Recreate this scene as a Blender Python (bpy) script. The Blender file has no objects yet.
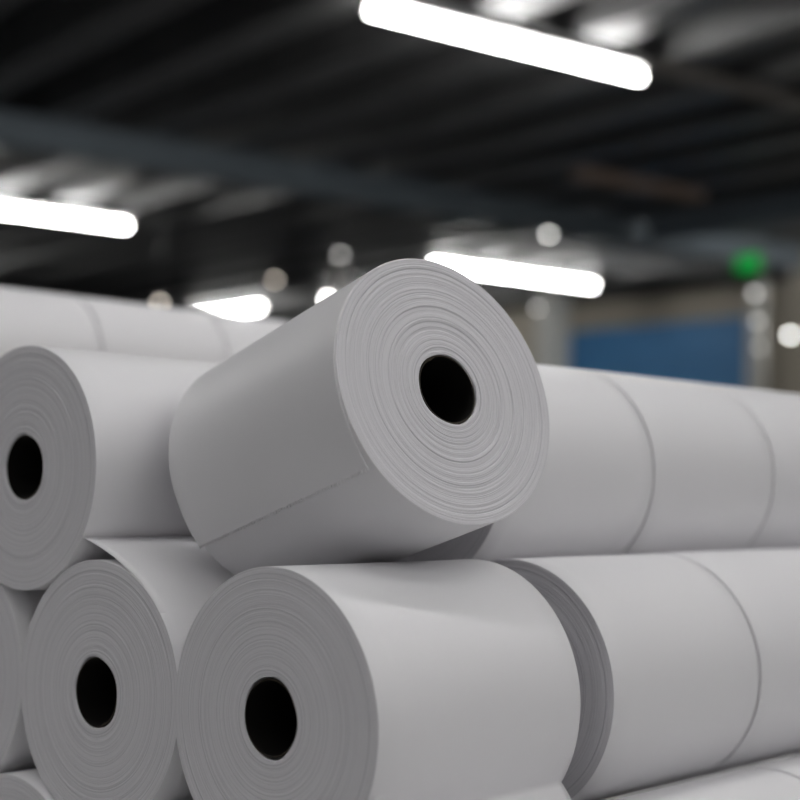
import bpy, bmesh, math, random
from mathutils import Vector, Matrix
random.seed(7)
sc = bpy.context.scene
COL = sc.collection
S = 0.08                      # one roll diameter in metres
TABLE_Z = 0.78
ZB = TABLE_Z + 1.4045 * S      # height of the axis of the front row
def W(x, y, z): return Vector((x * S, y * S, ZB + z * S))

# ------------------------------------------------------------------ materials
def new_mat(name):
    m = bpy.data.materials.new(name); m.use_nodes = True
    nt = m.node_tree; b = nt.nodes['Principled BSDF']
    return m, nt, b
def N(nt, t, **kw):
    n = nt.nodes.new(t)
    for k, v in kw.items(): setattr(n, k, v)
    return n
def plain(name, col, rough=0.5, metal=0.0, spec=0.5, noise=0.0, scale=20, bump=0.0):
    m, nt, b = new_mat(name)
    b.inputs['Roughness'].default_value = rough
    b.inputs['Metallic'].default_value = metal
    b.inputs['Specular IOR Level'].default_value = spec
    b.inputs['Base Color'].default_value = (*col, 1)
    tc = N(nt, 'ShaderNodeTexCoord')
    nz = N(nt, 'ShaderNodeTexNoise'); nz.inputs['Scale'].default_value = scale; nz.inputs['Detail'].default_value = 5
    nt.links.new(tc.outputs['Object'], nz.inputs['Vector'])
    if noise:
        mx = N(nt, 'ShaderNodeMix', data_type='RGBA')
        mx.inputs['A'].default_value = (*[c * (1 - noise) for c in col], 1)
        mx.inputs['B'].default_value = (*[min(1, c * (1 + noise)) for c in col], 1)
        nt.links.new(nz.outputs['Fac'], mx.inputs['Factor'])
        nt.links.new(mx.outputs['Result'], b.inputs['Base Color'])
    if bump:
        bp = N(nt, 'ShaderNodeBump'); bp.inputs['Strength'].default_value = bump; bp.inputs['Distance'].default_value = 0.002
        nt.links.new(nz.outputs['Fac'], bp.inputs['Height']); nt.links.new(bp.outputs['Normal'], b.inputs['Normal'])
    return m
def emitter(name, col, strength):
    m, nt, b = new_mat(name)
    b.inputs['Base Color'].default_value = (*col, 1)
    b.inputs['Emission Color'].default_value = (*col, 1)
    b.inputs['Emission Strength'].default_value = strength
    return m

PAPER = (0.775, 0.768, 0.79)
def paper_side():
    m, nt, b = new_mat('smooth_paper')
    b.inputs['Base Color'].default_value = (*PAPER, 1)
    b.inputs['Roughness'].default_value = 0.42
    b.inputs['Specular IOR Level'].default_value = 0.42
    tc = N(nt, 'ShaderNodeTexCoord')
    a = N(nt, 'ShaderNodeTexNoise'); a.inputs['Scale'].default_value = 900; a.inputs['Detail'].default_value = 3
    c = N(nt, 'ShaderNodeTexNoise'); c.inputs['Scale'].default_value = 28; c.inputs['Detail'].default_value = 2
    for q in (a, c): nt.links.new(tc.outputs['Object'], q.inputs['Vector'])
    b1 = N(nt, 'ShaderNodeBump'); b1.inputs['Strength'].default_value = 0.10; b1.inputs['Distance'].default_value = 0.0001
    b2 = N(nt, 'ShaderNodeBump'); b2.inputs['Strength'].default_value = 0.22; b2.inputs['Distance'].default_value = 0.0007
    nt.links.new(a.outputs['Fac'], b1.inputs['Height']); nt.links.new(c.outputs['Fac'], b2.inputs['Height'])
    nt.links.new(b2.outputs['Normal'], b1.inputs['Normal']); nt.links.new(b1.outputs['Normal'], b.inputs['Normal'])
    return m
def paper_face():
    # edges of the wound layers: fine rings about the roll's own axis (local Y)
    m, nt, b = new_mat('wound_paper_edges')
    b.inputs['Roughness'].default_value = 0.75
    b.inputs['Specular IOR Level'].default_value = 0.25
    L = nt.links.new
    tc = N(nt, 'ShaderNodeTexCoord')
    dn = N(nt, 'ShaderNodeTexNoise'); dn.inputs['Scale'].default_value = 24; dn.inputs['Detail'].default_value = 2
    L(tc.outputs['Object'], dn.inputs['Vector'])
    sep = N(nt, 'ShaderNodeSeparateXYZ'); L(tc.outputs['Object'], sep.inputs[0])
    cmb = N(nt, 'ShaderNodeCombineXYZ'); L(sep.outputs['X'], cmb.inputs['X']); L(sep.outputs['Z'], cmb.inputs['Y'])
    ln = N(nt, 'ShaderNodeVectorMath', operation='LENGTH'); L(cmb.outputs[0], ln.inputs[0])
    w = N(nt, 'ShaderNodeMath', operation='MULTIPLY_ADD'); L(dn.outputs['Fac'], w.inputs[0]); w.inputs[1].default_value = 0.0011
    L(ln.outputs['Value'], w.inputs[2])
    def ring(scale, detail, seedoff):
        mu = N(nt, 'ShaderNodeMath', operation='MULTIPLY_ADD'); L(w.outputs[0], mu.inputs[0]); mu.inputs[1].default_value = scale; mu.inputs[2].default_value = seedoff
        nz = N(nt, 'ShaderNodeTexNoise', noise_dimensions='1D'); nz.inputs['Scale'].default_value = 1.0; nz.inputs['Detail'].default_value = detail
        L(mu.outputs[0], nz.inputs['W']); return nz
    r1 = ring(2300, 3.0, 3.1); r2 = ring(5200, 2.0, 9.7)
    # shade between layers painted as thin darker lines where one stands back
    rp = N(nt, 'ShaderNodeValToRGB'); rp.color_ramp.elements[0].position = 0.30; rp.color_ramp.elements[1].position = 0.47
    rp.color_ramp.elements[0].color = (0.76, 0.76, 0.77, 1); rp.color_ramp.elements[1].color = (1, 1, 1, 1)
    L(r1.outputs['Fac'], rp.inputs[0])
    mx = N(nt, 'ShaderNodeMix', data_type='RGBA', blend_type='MULTIPLY'); mx.inputs['Factor'].default_value = 1
    mx.inputs['A'].default_value = (PAPER[0] * .93, PAPER[1] * .925, PAPER[2] * .94, 1); L(rp.outputs['Color'], mx.inputs['B'])
    L(mx.outputs['Result'], b.inputs['Base Color'])
    ad = N(nt, 'ShaderNodeMath', operation='MULTIPLY_ADD'); L(r2.outputs['Fac'], ad.inputs[0]); ad.inputs[1].default_value = 0.5; L(r1.outputs['Fac'], ad.inputs[2])
    bp = N(nt, 'ShaderNodeBump'); bp.inputs['Strength'].default_value = 0.7; bp.inputs['Distance'].default_value = 0.00035
    L(ad.outputs[0], bp.inputs['Height']); L(bp.outputs['Normal'], b.inputs['Normal'])
    return m
M_SIDE = paper_side(); M_FACE = paper_face()
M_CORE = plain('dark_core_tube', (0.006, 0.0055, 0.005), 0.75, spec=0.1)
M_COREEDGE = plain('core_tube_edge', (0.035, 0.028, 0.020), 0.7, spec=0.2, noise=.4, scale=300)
M_DECK = plain('dark_steel_deck', (0.030, 0.031, 0.032), 0.6, noise=.25, scale=2)
M_RIB = plain('galvanised_rib', (0.115, 0.115, 0.115), 0.45, metal=.1, noise=.3, scale=3)
M_BEAM = plain('blue_grey_painted_steel', (0.17, 0.205, 0.235), 0.6, noise=.15, scale=2)
M_BROWN = plain('brown_primed_steel', (0.27, 0.20, 0.16), 0.7, noise=.3, scale=4)
M_RAIL = plain('grey_trunking', (0.24, 0.22, 0.20), 0.6, noise=.2, scale=4)
M_WHITE = plain('white_enamel', (0.75, 0.75, 0.74), 0.4, noise=.03)
M_POST = plain('pale_grey_paint', (0.68, 0.68, 0.64), 0.6, noise=.08, scale=5)
M_BEIGE = plain('beige_wall_paint', (0.50, 0.455, 0.37), 0.8, noise=.10, scale=3)
M_DWALL = plain('dark_wall_cladding', (0.035, 0.035, 0.033), 0.8, noise=.3, scale=2)
M_BLUE = plain('blue_panel_paint', (0.07, 0.25, 0.52), 0.6, noise=.08, scale=3)
M_FLOOR = plain('concrete_floor', (0.26, 0.265, 0.28), 0.6, noise=.15, scale=3)
M_WOOD = plain('pale_board', (0.42, 0.42, 0.42), 0.6, noise=.2, scale=12)
M_STEEL = plain('table_leg_steel', (0.25, 0.25, 0.26), 0.45, metal=.6, noise=.1)
M_CARTON = plain('brown_carton', (0.36, 0.25, 0.15), 0.85, noise=.12, scale=15)
M_BLACK = plain('black_plastic', (0.02, 0.02, 0.02), 0.5, noise=.1)
M_TUBE = emitter('fluorescent_tube', (1.0, 0.99, 0.975), 62)
M_GLINT = emitter('white_glint', (1.0, 1.0, 0.96), 24)  # this and the two below glow in place of round highlights
M_DIM = emitter('dim_glint', (1.0, 0.98, 0.94), 6)
M_WARM = emitter('warm_dim_glint', (1.0, 0.90, 0.78), 8)
M_SIGN = emitter('green_sign_face', (0.0, 0.36, 0.05), 1.1)

# ------------------------------------------------------------------ helpers
def link(name, me, mats, parent=None, loc=None):
    o = bpy.data.objects.new(name, me); COL.objects.link(o)
    if not isinstance(mats, (list, tuple)): mats = [mats]
    if not me.materials:
        for m in mats: me.materials.append(m)
    if parent: o.parent = parent
    if loc is not None: o.location = loc
    return o
def tag(o, label=None, cat=None, group=None, kind=None):
    if label: o['label'] = label
    if cat: o['category'] = cat
    if group: o['group'] = group
    if kind: o['kind'] = kind
    return o
def empty(name, loc=(0, 0, 0), rot=None):
    o = bpy.data.objects.new(name, None); COL.objects.link(o); o.location = loc
    o.empty_display_size = .02
    if rot is not None: o.rotation_euler = rot
    return o
def mesh_from(bm, name, smooth=True):
    bmesh.ops.recalc_face_normals(bm, faces=bm.faces)
    me = bpy.data.meshes.new(name); bm.to_mesh(me); bm.free()
    for p in me.polygons: p.use_smooth = smooth
    return me
def box(bm, c, s, rot=None, bevel=0):
    mt = Matrix.Translation(Vector(c))
    if rot: mt = mt @ rot
    r = bmesh.ops.create_cube(bm, size=1, matrix=mt @ Matrix.Diagonal((*s, 1)))
    if bevel:
        es = list({e for v in r['verts'] for e in v.link_edges})
        bmesh.ops.bevel(bm, geom=es, offset=bevel, segments=2, affect='EDGES', profile=.5)
def cyl(bm, a, b, r, seg=20, r2=None):
    a, b = Vector(a), Vector(b); d = b - a
    q = d.to_track_quat('Z', 'Y').to_matrix().to_4x4()
    bmesh.ops.create_cone(bm, cap_ends=True, segments=seg, radius1=r, radius2=r if r2 is None else r2, depth=d.length,
                          matrix=Matrix.Translation((a + b) / 2) @ q)

# ------------------------------------------------------------------ paper rolls
RL = 1.0883                    # pitch of the rolls along a row (roll diameters)
LEN = RL - 0.016
SEG = 192
def wound_mesh(name, R, length, seed, rough=1.0):
    """wound paper: lathe about Y, from y=0 (front face) to y=length, in metres"""
    rnd = random.Random(seed)
    HR = 0.137
    nr = 110
    def face(sign):
        pr = []
        off = 0; cup = rnd.uniform(-.004, .004)
        for i in range(nr + 1):
            t = i / nr
            r = HR + (R - 0.0015 - HR) * t
            off = off * .4 + rnd.uniform(-1, 1) * .0007 * rough
            if rnd.random() < .05: off += rnd.choice((-1, 1)) * .0014 * rough
            k = off + cup * math.sin(t * math.pi)
            pr.append((r, k))
        return pr
    f, b = face(0), face(1)
    prof = [(HR, length * .5, 1), (HR, .012, 1)]
    prof += [(r, max(k, -.003) if i > 1 else .002, 1) for i, (r, k) in enumerate(f)]
    prof += [(R - .0008, .0006, 0), (R, .0020, 0)]
    n = 10
    wob = [rnd.uniform(-.0006, .0006) for _ in range(n + 1)]
    for j in range(1, n): prof.append((R + wob[j], .0045 + (length - .009) * j / n, 0))
    prof += [(R, length - .0020, 0), (R - .0008, length - .0006, 0)]
    prof += [(r, length + min(k, .003), 1) for r, k in reversed(b)]
    prof += [(HR, length - .012, 1)]
    verts, faces, mi = [], [], []
    ph = [rnd.uniform(0, 6.28) for _ in range(4)]
    for r, y, _ in prof:
        rr0 = r
        for k in range(SEG):
            a = 2 * math.pi * k / SEG
            e = 1.0
            if rr0 < .2:     # the winding is a little out of round next to the core
                e = 1 + .022 * math.sin(2 * a + ph[0]) * (1 - (rr0 - HR) / .07) + .012 * math.sin(5 * a + ph[1]) * max(0, 1 - (rr0 - HR) / .03)
            else:
                e = 1 + .0014 * math.sin(3 * a + ph[2]) + .0010 * math.sin(5 * a + ph[3])
            verts.append((rr0 * e * math.cos(a) * S, y * S, rr0 * e * math.sin(a) * S))
    m = len(prof)
    for i in range(m):
        j = (i + 1) % m
        fm = 0 if (prof[i][2] == 0 or prof[j][2] == 0) else 1
        for k in range(SEG):
            l = (k + 1) % SEG
            faces.append((i * SEG + k, j * SEG + k, j * SEG + l, i * SEG + l)); mi.append(fm)
    me = bpy.data.meshes.new(name); me.from_pydata(verts, [], faces); me.update()
    me.materials.append(M_SIDE); me.materials.append(M_FACE)
    for p, q in zip(me.polygons, mi): p.material_index = q; p.use_smooth = True
    bm = bmesh.new(); bm.from_mesh(me); bmesh.ops.recalc_face_normals(bm, faces=bm.faces); bm.to_mesh(me); bm.free()
    return me
def core_mesh(name, length, seed):
    rnd = random.Random(seed)
    ro, ri = 0.1335, 0.1265
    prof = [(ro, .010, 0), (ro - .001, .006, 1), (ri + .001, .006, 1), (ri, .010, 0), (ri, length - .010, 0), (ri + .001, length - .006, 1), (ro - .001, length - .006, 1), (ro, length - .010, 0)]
    seg = 64; verts = []; faces = []; mi = []
    ph = rnd.uniform(0, 6.28)
    for r, y, _ in prof:
        for k in range(seg):
            a = 2 * math.pi * k / seg
            nick = 1 - (.05 * math.exp(-((a - 1.1) / .12) ** 2) if r < .129 else 0) - .01 * math.sin(2 * a + ph)*(1 if r < .129 else 0)
            verts.append((r * nick * math.cos(a) * S, y * S, r * nick * math.sin(a) * S))
    m = len(prof)
    for i in range(m):
        j = (i + 1) % m
        for k in range(seg):
            l = (k + 1) % seg
            faces.append((i * seg + k, j * seg + k, j * seg + l, i * seg + l)); mi.append(1 if (prof[i][2] and prof[j][2]) else 0)
    me = bpy.data.meshes.new(name); me.from_pydata(verts, [], faces); me.update()
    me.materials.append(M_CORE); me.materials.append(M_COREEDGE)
    for p, q in zip(me.polygons, mi): p.material_index = q; p.use_smooth = True
    bm = bmesh.new(); bm.from_mesh(me); bmesh.ops.recalc_face_normals(bm, faces=bm.faces); bm.to_mesh(me); bm.free()
    return me
def make_roll(R, seed):
    t = empty('paper_roll')
    link('wound_paper', wound_mesh('wound_paper', R, LEN, seed), [], t)
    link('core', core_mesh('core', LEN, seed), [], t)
    return t
def copy_thing(root):
    r = root.copy(); COL.objects.link(r)
    for ch in list(root.children):
        c = ch.copy(); COL.objects.link(c); c.parent = r
    return r
protos = {}
def roll(x, y, z, R, label, group=None, spin=0.0, seed=None):
    key = (R, seed if seed is not None else int(random.random() * 2))
    if key not in protos:
        protos[key] = make_roll(R, 11 * len(protos) + 5); o = protos[key]
    else:
        o = copy_thing(protos[key])
    o.location = W(x, y, z); o.rotation_euler = (0, spin, 0)
    tag(o, label, 'paper roll', group)
    return o

Y2, Y3, YS, YT = 0.024, 0.021, 0.1764, 1.324
X2, Z2, X3, Z3, XS, ZS = -1.020, -0.0327, -1.5595, 0.8264, -0.5298, 0.8631
R1, R2, R3, RS, RT = 0.5090, 0.5080, 0.5028, 0.5004, 0.502
GAP = 0.2013
ordn = ['nearest', 'second', 'third', 'fourth', 'fifth', 'sixth']
# row R1: the long row that starts with the large roll at the bottom centre
G = 'rolls of the row running right from the bottom centre'
r1 = roll(0, 0, 0, R1, 'large white paper roll at the bottom centre with a dark open core facing front', G, 0.6, 100)
for k in range(1, 5):
    lab = ['', 'white paper roll behind the wide gap, its grey layered end showing as a crescent',
           'white paper roll at the right edge, behind the thin seam of the lower right row',
           'white paper roll fourth in the lower right row, hidden past the right edge', 'white paper roll last in the lower right row, past the right edge'][k]
    roll(0, k * RL + GAP + (.003 if k > 1 else 0), 0, R1 - .002, lab, G, 1.3 * k, k % 2)
# row R2 and its loose end
G = 'rolls of the row left of the bottom centre roll'
r2 = roll(X2, Y2, Z2, R2, 'white paper roll at the lower left with a loose sheet lifting from its top', G, 2.2, 101)
for k in range(1, 3): roll(X2, Y2 + k * RL, Z2, R2, 'white paper roll hidden in the row behind the lower left roll, number %s back' % ordn[k], G, .7 * k, k % 2)
# row R3
G = 'rolls of the row at the left edge, one level up'
roll(X3, Y3, Z3, R3, 'white paper roll at the left edge with a dark core, one level up', G, 4.0, 102)
roll(X3, Y3 + RL, Z3, R3, 'white paper roll hidden behind the tilted roll, next after the upper left roll', G, 1.0, 103)
# row R4 and the bottom layer
roll(-2.043, .040, -.0527, .4985, 'white paper roll cut off by the left edge, only its right rim showing', None, 3.0, 104)
roll(-1.525, 0.0, -.911, .4925, 'white paper roll at the bottom left corner, only the top of its end showing', None, 1.0, 105)
roll(-.51, 0.05, -.911, .4925, 'white paper roll in the dark gap under the two front rolls', None, 2.0, 105)
roll(-2.54, 0.05, -.911, .4925, 'white paper roll of the bottom layer past the left edge', None, 2.5, 105)
G = 'rolls of the bottom layer row in the lower right corner'
r0 = roll(.505, .11, -.900, .5, 'white paper roll at the bottom edge right of centre, under the bottom centre roll', G, 0.3, 106)
for k, y in enumerate((1.395, 2.486, 3.577)):
    roll(.505, y, -.900, .5, ['white paper roll at the bottom edge, its end a small grey crescent',
         'white paper roll in the bottom right corner behind a thin curved seam', 'white paper roll of the bottom layer past the right edge'][k], G, k * 1.1, k % 2)
# row S: second level, behind the tilted roll
G = 'rolls of the upper right row behind the tilted roll'
for k in range(1, 6):
    lab = ['', 'white paper roll right behind the tilted roll, its shaded end peeking out below it',
           'white paper roll between the two curved seams of the upper right row', 'white paper roll at the right edge of the upper right row, below the blue panel',
           'white paper roll farther along the upper right row at the picture edge', 'white paper roll last in the upper right row, past the edge'][k]
    roll(XS, YS + k * RL, ZS, RS, lab, G, .9 * k, k % 2)
# row T: blurred row at the far left
G = 'blurred rolls of the far left row'
for k in range(4):
    lab = ['blurred white paper roll at the left edge above the upper left roll', 'blurred white paper roll between the two seams of the far left row',
           'blurred white paper roll of the far left row that disappears behind the tilted roll', 'white paper roll of the far left row hidden behind the tilted roll'][k]
    roll(-4.8296, YT + k * RL, 1.497, RT, lab, G, .5 * k, k % 2)

# loose sheet of the lower left roll: leaves the winding at 68 degrees and reaches up to the row above
def strip_mesh(name, path, y0, y1, thick=.0022, ny=24, edge=None, yoff=None):
    """a sheet: path of (x,z) in roll units relative to the roll's axis, swept along y; thickness applied inward"""
    n = len(path); verts = []; faces = []
    nor = []
    for i in range(n):
        a = Vector(path[max(0, i - 1)]); b = Vector(path[min(n - 1, i + 1)]); d = (b - a).normalized(); nor.append(Vector((-d.y, d.x)))
    for side in (0, 1):
        for i, (x, z) in enumerate(path):
            for j in range(ny + 1):
                y = y0 + (y1 - y0) * j / ny
                px, pz = x, z
                if edge and i >= n - 2:
                    e = edge(j) * (1 if i == n - 1 else .4)
                    d = (Vector(path[n - 1]) - Vector(path[n - 2])).normalized(); px += d.x * e; pz += d.y * e
                if yoff: y += yoff(i / (n - 1), j / ny)
                q = nor[i] * (thick * side)
                verts.append(((px - q.x) * S, y * S, (pz - q.y) * S))
    F = lambda s, i, j: s * n * (ny + 1) + i * (ny + 1) + j
    for i in range(n - 1):
        for j in range(ny):
            faces.append((F(0, i, j), F(0, i + 1, j), F(0, i + 1, j + 1), F(0, i, j + 1)))
            faces.append((F(1, i, j + 1), F(1, i + 1, j + 1), F(1, i + 1, j), F(1, i, j)))
    for i in range(n - 1):
        for j in (0, ny): faces.append((F(0, i, j), F(0, i + 1, j), F(1, i + 1, j), F(1, i, j)))
    for j in range(ny):
        for i in (0, n - 1): faces.append((F(0, i, j), F(0, i, j + 1), F(1, i, j + 1), F(1, i, j)))
    bm = bmesh.new(); vs = [bm.verts.new(v) for v in verts]
    for f in faces: bm.faces.new([vs[k] for k in f])
    return mesh_from(bm, name)
def child_unspun(name, me, mats, root):
    o = link(name, me, mats, root)
    o.matrix_parent_inverse = Matrix.Rotation(root.rotation_euler.y, 4, 'Y').inverted()
    return o
path = []
for d in range(10, 66, 4): path.append((math.cos(math.radians(d)) * (R2 - .006 + .008 * (d - 10) / 56), math.sin(math.radians(d)) * (R2 - .006 + .008 * (d - 10) / 56)))
a0 = math.radians(67); p0 = Vector((math.cos(a0), math.sin(a0))) * (R2 + .004); p1 = Vector((-.111, .583))
for k in range(9):
    t = k / 8; p = p0.lerp(p1, t); path.append((p.x, p.y - .012 * math.sin(math.pi * t) * -1 + .006 * t * t))
fl = child_unspun('loose_sheet', strip_mesh('loose_sheet', path, .0015, LEN - .0015), M_SIDE, r2)
tag(fl, 'free end of the paper lifting off the top of the roll')
# loose tail of the front roll of the long row, low on its right side
path = []
for d in range(-8, -35, -2): path.append((math.cos(math.radians(d)) * (R1 - .003 + .007 * (-8 - d) / 26), math.sin(math.radians(d)) * (R1 - .003 + .007 * (-8 - d) / 26)))
q = path[-1]
for k in range(1, 6): path.append((q[0] + .066 * k / 5, q[1] - .088 * k / 5 + .006 * math.sin(math.pi * k / 5)))
ed = lambda j: -.03 * (1 - j / 24)
tl = child_unspun('loose_sheet', strip_mesh('loose_tail', path, .004, LEN + .004, edge=ed), M_SIDE, r1)
tag(tl, 'free end of the paper at the lower right of the roll')

# the tilted roll lying across the gap in the second level
Q = dict(x=0.2191, y=0.6291, z=1.1465, az=-0.10900, el=0.30267, R=0.5117, len=1.0811)
A = Vector((math.cos(Q['az']) * math.cos(Q['el']), math.sin(Q['az']) * math.cos(Q['el']), math.sin(Q['el'])))
U = Vector((0, 0, 1)).cross(A).normalized(); V = A.cross(U)
tr = empty('paper_roll')
# local frame: local Y runs from the front face into the roll (= -A), local X = -U, local Z = V
mat = Matrix((( -U.x, -A.x, V.x), (-U.y, -A.y, V.y), (-U.z, -A.z, V.z))).to_4x4()
mat.translation = W(Q['x'], Q['y'], Q['z']); tr.matrix_world = mat
tag(tr, 'tilted white paper roll lying across the top of the stack, its end raised', 'paper roll')
link('wound_paper', wound_mesh('wound_paper', Q['R'] - .003, Q['len'], 77, 2.0), [], tr)
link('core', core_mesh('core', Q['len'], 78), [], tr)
path = []
# angles measured in (U,V); local x = -cos
for d in range(70, 212, 3):
    dd = d; rr = Q['R'] - .0025 + .003 * (d - 70) / 142 + (.011 * max(0, (d - 190) / 22) ** 2)
    path.append((-math.cos(math.radians(dd)) * rr, math.sin(math.radians(dd)) * rr))
for dd in (213, 214.5, 215.6):
    rr = Q['R'] + .012 + .001 * (dd - 213); path.append((-math.cos(math.radians(dd)) * rr, math.sin(math.radians(dd)) * rr))
rr_ = random.Random(3)
teeth = [((.007, .001, -.006)[j % 3]) + rr_.uniform(-.002, .002) for j in range(181)]
yo = lambda t, v: (0.003 + .019 * t ** 3) * (1 - v) + v * (.012 * math.sin(math.pi * min(1, t * 1.0)) - .002)
ws = link('loose_sheet', strip_mesh('outer_sheet', path, 0.0, Q['len'] + .002, thick=.004, ny=180, edge=lambda j: teeth[j], yoff=yo), M_SIDE, tr)
tag(ws, 'outermost sheet ending in a serrated torn edge')

# ------------------------------------------------------------------ table under the stack, carton under the far row
t = empty('work_table', (-.10, .16, 0)); tag(t, 'pale board work table that carries the whole stack of paper rolls', 'table')
def part(name, fn, m, parent, smooth=False):
    bm = bmesh.new(); fn(bm); return link(name, mesh_from(bm, name, smooth), m, parent)
part('table_top', lambda b: box(b, (-.10, .10, TABLE_Z - .0200), (1.5, 1.1, .04), bevel=.004), M_WOOD, t)
part('frame', lambda b: [box(b, (-.10, .10 + s * .48, TABLE_Z - .075), (1.4, .03, .06)) for s in (-1, 1)] + [box(b, (-.10 + s * .68, .10, TABLE_Z - .075), (.03, .93, .06)) for s in (-1, 1)], M_STEEL, t)
for sx in (-1, 1):
    for sy in (-1, 1):
        part('leg', lambda b: box(b, (-.10 + sx * .68, .10 + sy * .48, (TABLE_Z - .045) / 2), (.045, .045, TABLE_Z - .045), bevel=.004), M_STEEL, t)
ct = ZB + (1.497 - .5050) * S
c = empty('carton', (-4.8296 * S, (YT + 2 * RL) * S, TABLE_Z)); tag(c, 'brown cardboard carton on the table under the blurred far left row of rolls', 'box')
def cart(b):
    box(b, (0, 0, (ct - TABLE_Z) / 2), (.16, 4 * RL * S + .03, ct - TABLE_Z - .0006), bevel=.002)
part('carton_body', cart, M_CARTON, c)
part('tape', lambda b: box(b, (0, 0, ct - TABLE_Z + .0000), (.03, 4 * RL * S + .03, .0003)), plain('brown_tape', (.4, .27, .13), .3, noise=.05), c)
for o in t.children: o.location = -t.location
# ------------------------------------------------------------------ camera
cr = Vector((0.73155, 0.68134, 0.02425)); cf = Vector((-0.68103, 0.73051, 0.05032))
import math as _m
yaw, pitch, rl = 0.7504055, 0.0503463, 0.0242840
fwd = Vector((-_m.sin(yaw) * _m.cos(pitch), _m.cos(yaw) * _m.cos(pitch), _m.sin(pitch)))
rt = Vector((_m.cos(yaw), _m.sin(yaw), 0)); up = rt.cross(fwd)
rt, up = _m.cos(rl) * rt + _m.sin(rl) * up, -_m.sin(rl) * rt + _m.cos(rl) * up
cam = bpy.data.cameras.new('camera'); co = bpy.data.objects.new('camera', cam); COL.objects.link(co)
mw = Matrix(((rt.x, up.x, -fwd.x), (rt.y, up.y, -fwd.y), (rt.z, up.z, -fwd.z))).to_4x4()
mw.translation = W(3.8369, -3.5072, 0.8251); co.matrix_world = mw
cam.sensor_width = 36; cam.lens = 1520.306 / 800 * 36
cam.clip_start = .02; cam.clip_end = 200
cam.dof.use_dof = True; cam.dof.focus_distance = 5.50 * S; cam.dof.aperture_fstop = 9.3
sc.camera = co
# ------------------------------------------------------------------ the hall (its own axes: u along the lamps, v along the roof ribs)
ang = math.radians(10.5)
HO = Vector((mw.translation.x, mw.translation.y, mw.translation.z))
FLOOR_Z = 0.0
hall_rot = Matrix.Rotation(-ang, 4, 'Z')       # local y = u, local -x = v
HM = Matrix.Translation((HO.x, HO.y, 0)) @ hall_rot
EYE = HO.z
def H(u, v, h): return Vector((-v, u, EYE + h))   # hall-local point (h above the eye)
def hobj(name, fn, m, parent=None, smooth=False):
    bm = bmesh.new(); fn(bm); me = mesh_from(bm, name, smooth)
    o = link(name, me, m, parent)
    if parent is None: o.matrix_world = HM
    return o
def hempty(name, u, v, h):
    o = empty(name); o.matrix_world = HM @ Matrix.Translation(H(u, v, h)); return o
def hbox(b, u0, u1, v0, v1, h0, h1, bevel=0):
    box(b, ((-(v0 + v1) / 2), (u0 + u1) / 2, EYE + (h0 + h1) / 2), (v1 - v0, u1 - u0, h1 - h0), bevel=bevel)
def struct(name, fn, m):
    o = hobj(name, fn, m); o['kind'] = 'structure'; return o
U0, U1, V0, V1 = -9, 27, -9, 30
RB = 1.835
struct('floor', lambda b: hbox(b, U0, U1, V0, V1, -EYE - .1, -EYE), M_FLOOR)
def ceil(b):
    hbox(b, U0, U1, V0, V1, RB + .20, RB + .3)
struct('ceiling', ceil, M_DECK)
def ribs(b):
    u = 4.33 - .535 * 24
    while u < U1 - .3:
        # one hat-shaped rib: bottom flat, sloping webs
        w0, w1 = .10, .14
        if u > U0 + .3:
            vs = [b.verts.new((-v, u + du, EYE + h)) for v in (V0, V1) for du, h in ((-w1, RB + .2), (-w0, RB), (w0, RB), (w1, RB + .2))]
            for k in range(3): b.faces.new((vs[k], vs[k + 1], vs[k + 5], vs[k + 4]))
        u += .535
struct('trim_1', ribs, M_RIB)
struct('wall_back', lambda b: hbox(b, U1, U1 + .1, V0, V1, -EYE, RB + .2), M_DWALL)
struct('wall_front', lambda b: hbox(b, U0 - .1, U0, V0, V1, -EYE, RB + .2), M_DWALL)
struct('wall_left', lambda b: hbox(b, U0, U1, V1, V1 + .1, -EYE, RB + .2), M_DWALL)

def ibeam(name, a, b_, h0, h1, w, label, m=M_BEAM, along='u', cat='beam'):
    o = hempty(name, a[0], a[1], h0)
    def fn(b):
        L = b_[0] - a[0] if along == 'u' else b_[1] - a[1]
        hh = h1 - h0
        for c0, sz in (((0, hh - .008), (w, .016)), ((0, .008), (w, .016)), ((0, hh / 2), (.012, hh - .03))):
            if along == 'u': box(b, (c0[0], L / 2, c0[1]), (sz[0], L, sz[1]))
            else: box(b, (-L / 2, c0[0], c0[1]), (L, sz[0], sz[1]))
    bm = bmesh.new(); fn(bm); me = mesh_from(bm, name, False)
    bpy.data.objects.remove(o)
    o = link(name, me, m); o.matrix_world = HM @ Matrix.Translation(H(a[0], a[1], h0))
    tag(o, label, cat); return o
ibeam('roof_beam', (-3, 7.52), (U1, 7.52), 1.66, RB - .002, .14, 'long blue-grey steel roof beam running from the left edge under the dark ribs')
ibeam('cross_beam', (7.6, -6), (7.6, 7.42), 1.66, RB - .002, .14, 'blue-grey steel cross beam above the blue panel, right of centre', along='v')

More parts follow.
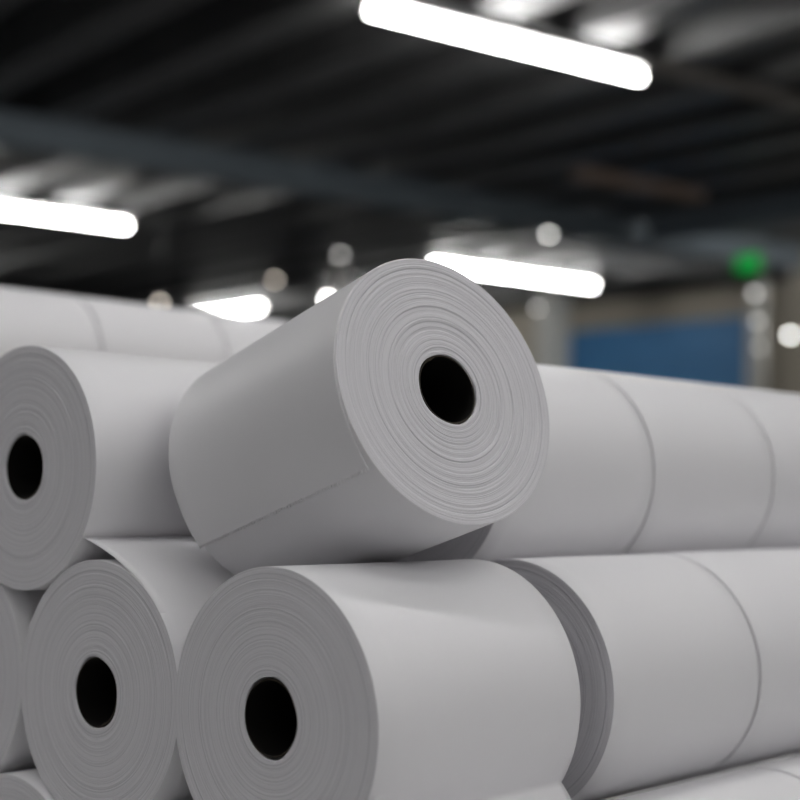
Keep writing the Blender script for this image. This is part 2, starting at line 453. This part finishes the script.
# fluorescent battens: housing, two lamp holders, bare tube
def fixture_mesh():
    L = 1.46
    bm = bmesh.new(); box(bm, (0, 0, .049), (.055, L + .02, .04), bevel=.006); box(bm, (0, 0, .0762), (.03, L * .9, .0174)); hs = mesh_from(bm, 'housing', False)
    bm = bmesh.new(); box(bm, (0, L / 2 - .006, .012), (.028, .014, .055), bevel=.003); e1 = mesh_from(bm, 'lamp_holder', False)
    bm = bmesh.new(); box(bm, (0, -L / 2 + .006, .012), (.028, .014, .055), bevel=.003); e2 = mesh_from(bm, 'lamp_holder', False)
    bm = bmesh.new(); cyl(bm, (0, -L / 2 + .014, 0), (0, L / 2 - .014, 0), .0155, 24); tb = mesh_from(bm, 'tube', True)
    return hs, e1, e2, tb
FX = fixture_mesh()
proto_l = None
def lamp(u, v, label, h=1.75, group='fluorescent battens under the roof ribs'):
    global proto_l
    if proto_l is None:
        o = empty('ceiling_lamp')
        link('housing', FX[0], M_WHITE, o); link('lamp_holder', FX[1], M_WHITE, o); link('lamp_holder', FX[2], M_WHITE, o)
        link('tube', FX[3], M_TUBE, o); proto_l = o
    else: o = copy_thing(proto_l)
    o.matrix_world = HM @ Matrix.Translation(H(u, v, h)); tag(o, label, 'lamp', group)
    return o
lamp(3.945, 4.62, 'bright fluorescent tube lamp at the top right of centre, the largest one')
lamp(4.13, 9.90, 'bright fluorescent tube lamp at the left edge under the roof beam')
l3 = lamp(8.50, 9.86, 'bright fluorescent tube lamp right behind the top of the tilted roll')
l3.scale = (1, 1.27, 1)
l4 = lamp(8.30, 14.45, 'small far fluorescent lamp glowing as a blob left of the tilted roll')
l4.matrix_world = l4.matrix_world @ Matrix.Rotation(math.pi / 2, 4, 'Z') @ Matrix.Diagonal((1, 1.05, 1, 1))
lamp(9.08, 12.6, 'far fluorescent lamp half hidden by the upper edge of the tilted roll')
for v, us in ((.45, (.5, 2.1)), (-.66, (.9, 2.7)), (-1.9, (-.9, .9, 2.7)), (-3.3, (1.2,))):  # lamps added out of view to brighten roll tops and right sides
    for u in us: lamp(u, v, 'unseen fluorescent tube lamp added overhead to light the stack and its right side')
for (u, v) in ((-.70, 4.62), (8.65, 4.62), (2.4, 2.2), (-2.6, .45), (-.9, 2.2), (-2.6, -1.0), (-1.0, .35), (4.13, 15.2), (-.7, 9.9), (8.6, 6.2)): lamp(u, v, 'unseen fluorescent tube lamp added overhead to light the same hall')  # unseen: a few continue the lamp grid, the rest are added fill

# trunking that carries on from the first lamp, brown cable tray, drop rods
def bar(name, u0, u1, v0, v1, h0, h1, m, label, cat):
    me = None; bm = bmesh.new(); box(bm, (-(v1 - v0) / 2, (u1 - u0) / 2, (h1 - h0) / 2), (v1 - v0, u1 - u0, h1 - h0), bevel=.004)
    o = link(name, mesh_from(bm, name, False), m); o.matrix_world = HM @ Matrix.Translation(H(u0, v0, h0)); tag(o, label, cat); return o
bar('lamp_rail', 4.75, 7.80, 4.59, 4.65, 1.79, 1.834, M_RAIL, 'thin dark rail under the ribs continuing to the right from the big lamp', 'rail')
bar('cable_tray', 5.75, 6.75, 6.12, 6.22, 1.68, 1.74, M_BROWN, 'short brown cable tray hanging below the ceiling right of centre', 'tray')

# back partition with the blue panel
struct('wall_partition', lambda b: hbox(b, 10.2, 10.3, -4, 12.0, -EYE, 1.72), M_BEIGE)
pb = bar('blue_panel', 10.14, 10.195, 8.68, 10.93, -EYE + .12, 1.455, M_BLUE, 'large flat blue panel on the beige partition at the back right', 'panel')
struct('trim_2', lambda b: hbox(b, 10.10, 10.199, 8.58, 8.675, -EYE, 1.6), M_POST)
struct('trim_3', lambda b: hbox(b, 9.4, 9.75, 7.36, 7.66, -EYE, RB), M_BEIGE)
# pale column
o = hempty('column', 9.95, 10.98, -EYE); tag(o, 'pale grey square column behind the end of the far lamp, left of the blue panel', 'column')
part('shaft', lambda b: box(b, (0, 0, (EYE + RB) / 2), (.24, .24, EYE + RB - .002), bevel=.01), M_POST, o)
part('foot_plate', lambda b: box(b, (0, 0, .011), (.36, .36, .02), bevel=.003), M_STEEL, o)
part('rubbing_strip', lambda b: box(b, (0, 0, .6), (.26, .26, .5), bevel=.01), M_POST, o)

# glowing balls added on rods, standing in for round blurred highlights
def rod_ball(name, u, v, h, top, r, m, label, cat='lamp', down=False):
    o = hempty(name, u, v, h); tag(o, label, cat)
    def bl(b): bmesh.ops.create_uvsphere(b, u_segments=20, v_segments=14, radius=r)
    part('rod_ball', bl, m, o, True)
    part('ball_cap', lambda b: cyl(b, (0, 0, r * .8), (0, 0, r * 2.4), r * .6), M_BLACK, o, True)
    if down: part('rod', lambda b: cyl(b, (0, 0, -EYE - h), (0, 0, -r * .6), .05), M_POST, o, True)
    else: part('rod', lambda b: cyl(b, (0, 0, r * 2.2), (0, 0, top - h), .006), M_STEEL, o, True)
    return o
rod_ball('glint_ball', 7.01, 7.79, 1.70, RB, .016, M_GLINT, 'added ball glowing as a white highlight above the end of the far lamp')
rod_ball('glint_ball', 5.86, 8.65, 1.518, RB, .016, M_DIM, 'added ball glowing as a dim highlight just above the top left of the tilted roll')
rod_ball('post_light', 5.86, 8.67, 1.45, RB, .014, M_POST, 'pale grey vertical post below the dim round highlight', 'post', down=True)
rod_ball('glint_ball', 5.504, 8.922, 1.335, RB, .016, M_WARM, 'added ball, dim pinkish highlight, left of the tilted roll above the far glowing blob')
rod_ball('glint_ball', 4.874, 9.399, 1.155, RB, .020, M_WARM, 'added ball, warm highlight, low over the blurred far left row of rolls')
rod_ball('glint_ball', 6.97, 7.85, 1.186, RB, .014, M_DIM, 'added ball, faint highlight, beside the pale column, right of the tilted roll')
rod_ball('glint_ball', 8.379, 6.813, 1.042, RB, .017, M_GLINT, 'added ball glowing as a white highlight at the right edge above the rolls')
# added post, three glowing balls standing in for highlights, green sign above
o = hempty('glint_post', 8.20, 6.95, -EYE); tag(o, 'added grey post with three glowing highlight balls one above the other, below the green sign', 'highlight post')
part('pole', lambda b: cyl(b, (0, .06, 0), (0, .06, EYE + 1.42), .02), M_POST, o, True)
part('base', lambda b: cyl(b, (0, .06, 0), (0, .06, .03), .14, 32), M_BLACK, o, True)
for (dx, h, m) in ((-.045, 1.332, 'a'), (-.02, 1.133, 'b'), (.0, .954, 'c')):
    mt = emitter('post_glint_' + m, (1, .99, .96), {'a': 5, 'b': 3.4, 'c': 2.2}[m])
    part('glint', lambda b: bmesh.ops.create_uvsphere(b, u_segments=20, v_segments=14, radius=.018, matrix=Matrix.Translation((dx, 0.02, EYE + h))), mt, o, True)
o = hempty('exit_sign', 8.12, 6.97, 1.531); tag(o, 'small green lit sign hanging from the ceiling at the right', 'sign')
sr = Matrix.Rotation(math.radians(25), 4, 'Z')
part('sign_box', lambda b: box(b, (0, .025, 0), (.22, .04, .13), bevel=.004), M_BLACK, o)
part('sign_face', lambda b: box(b, (0, 0, 0), (.20, .012, .11), bevel=.002), M_SIGN, o)
for s in (-1, 1): part('hanger', lambda b: cyl(b, (s * .07, .02, .06), (s * .07, .02, RB - 1.531), .004), M_STEEL, o, True)

# ------------------------------------------------------------------ world and view
w = bpy.data.worlds.new('world'); sc.world = w; w.use_nodes = True
w.node_tree.nodes['Background'].inputs['Color'].default_value = (1.0, 0.98, 0.95, 1)
w.node_tree.nodes['Background'].inputs['Strength'].default_value = 0.7
sc.view_settings.view_transform = 'Standard'; sc.view_settings.look = 'None'
sc.view_settings.gamma = 1; sc.view_settings.use_curve_mapping = False
sc.view_settings.exposure = -0.64
sc.cycles.use_denoising = True
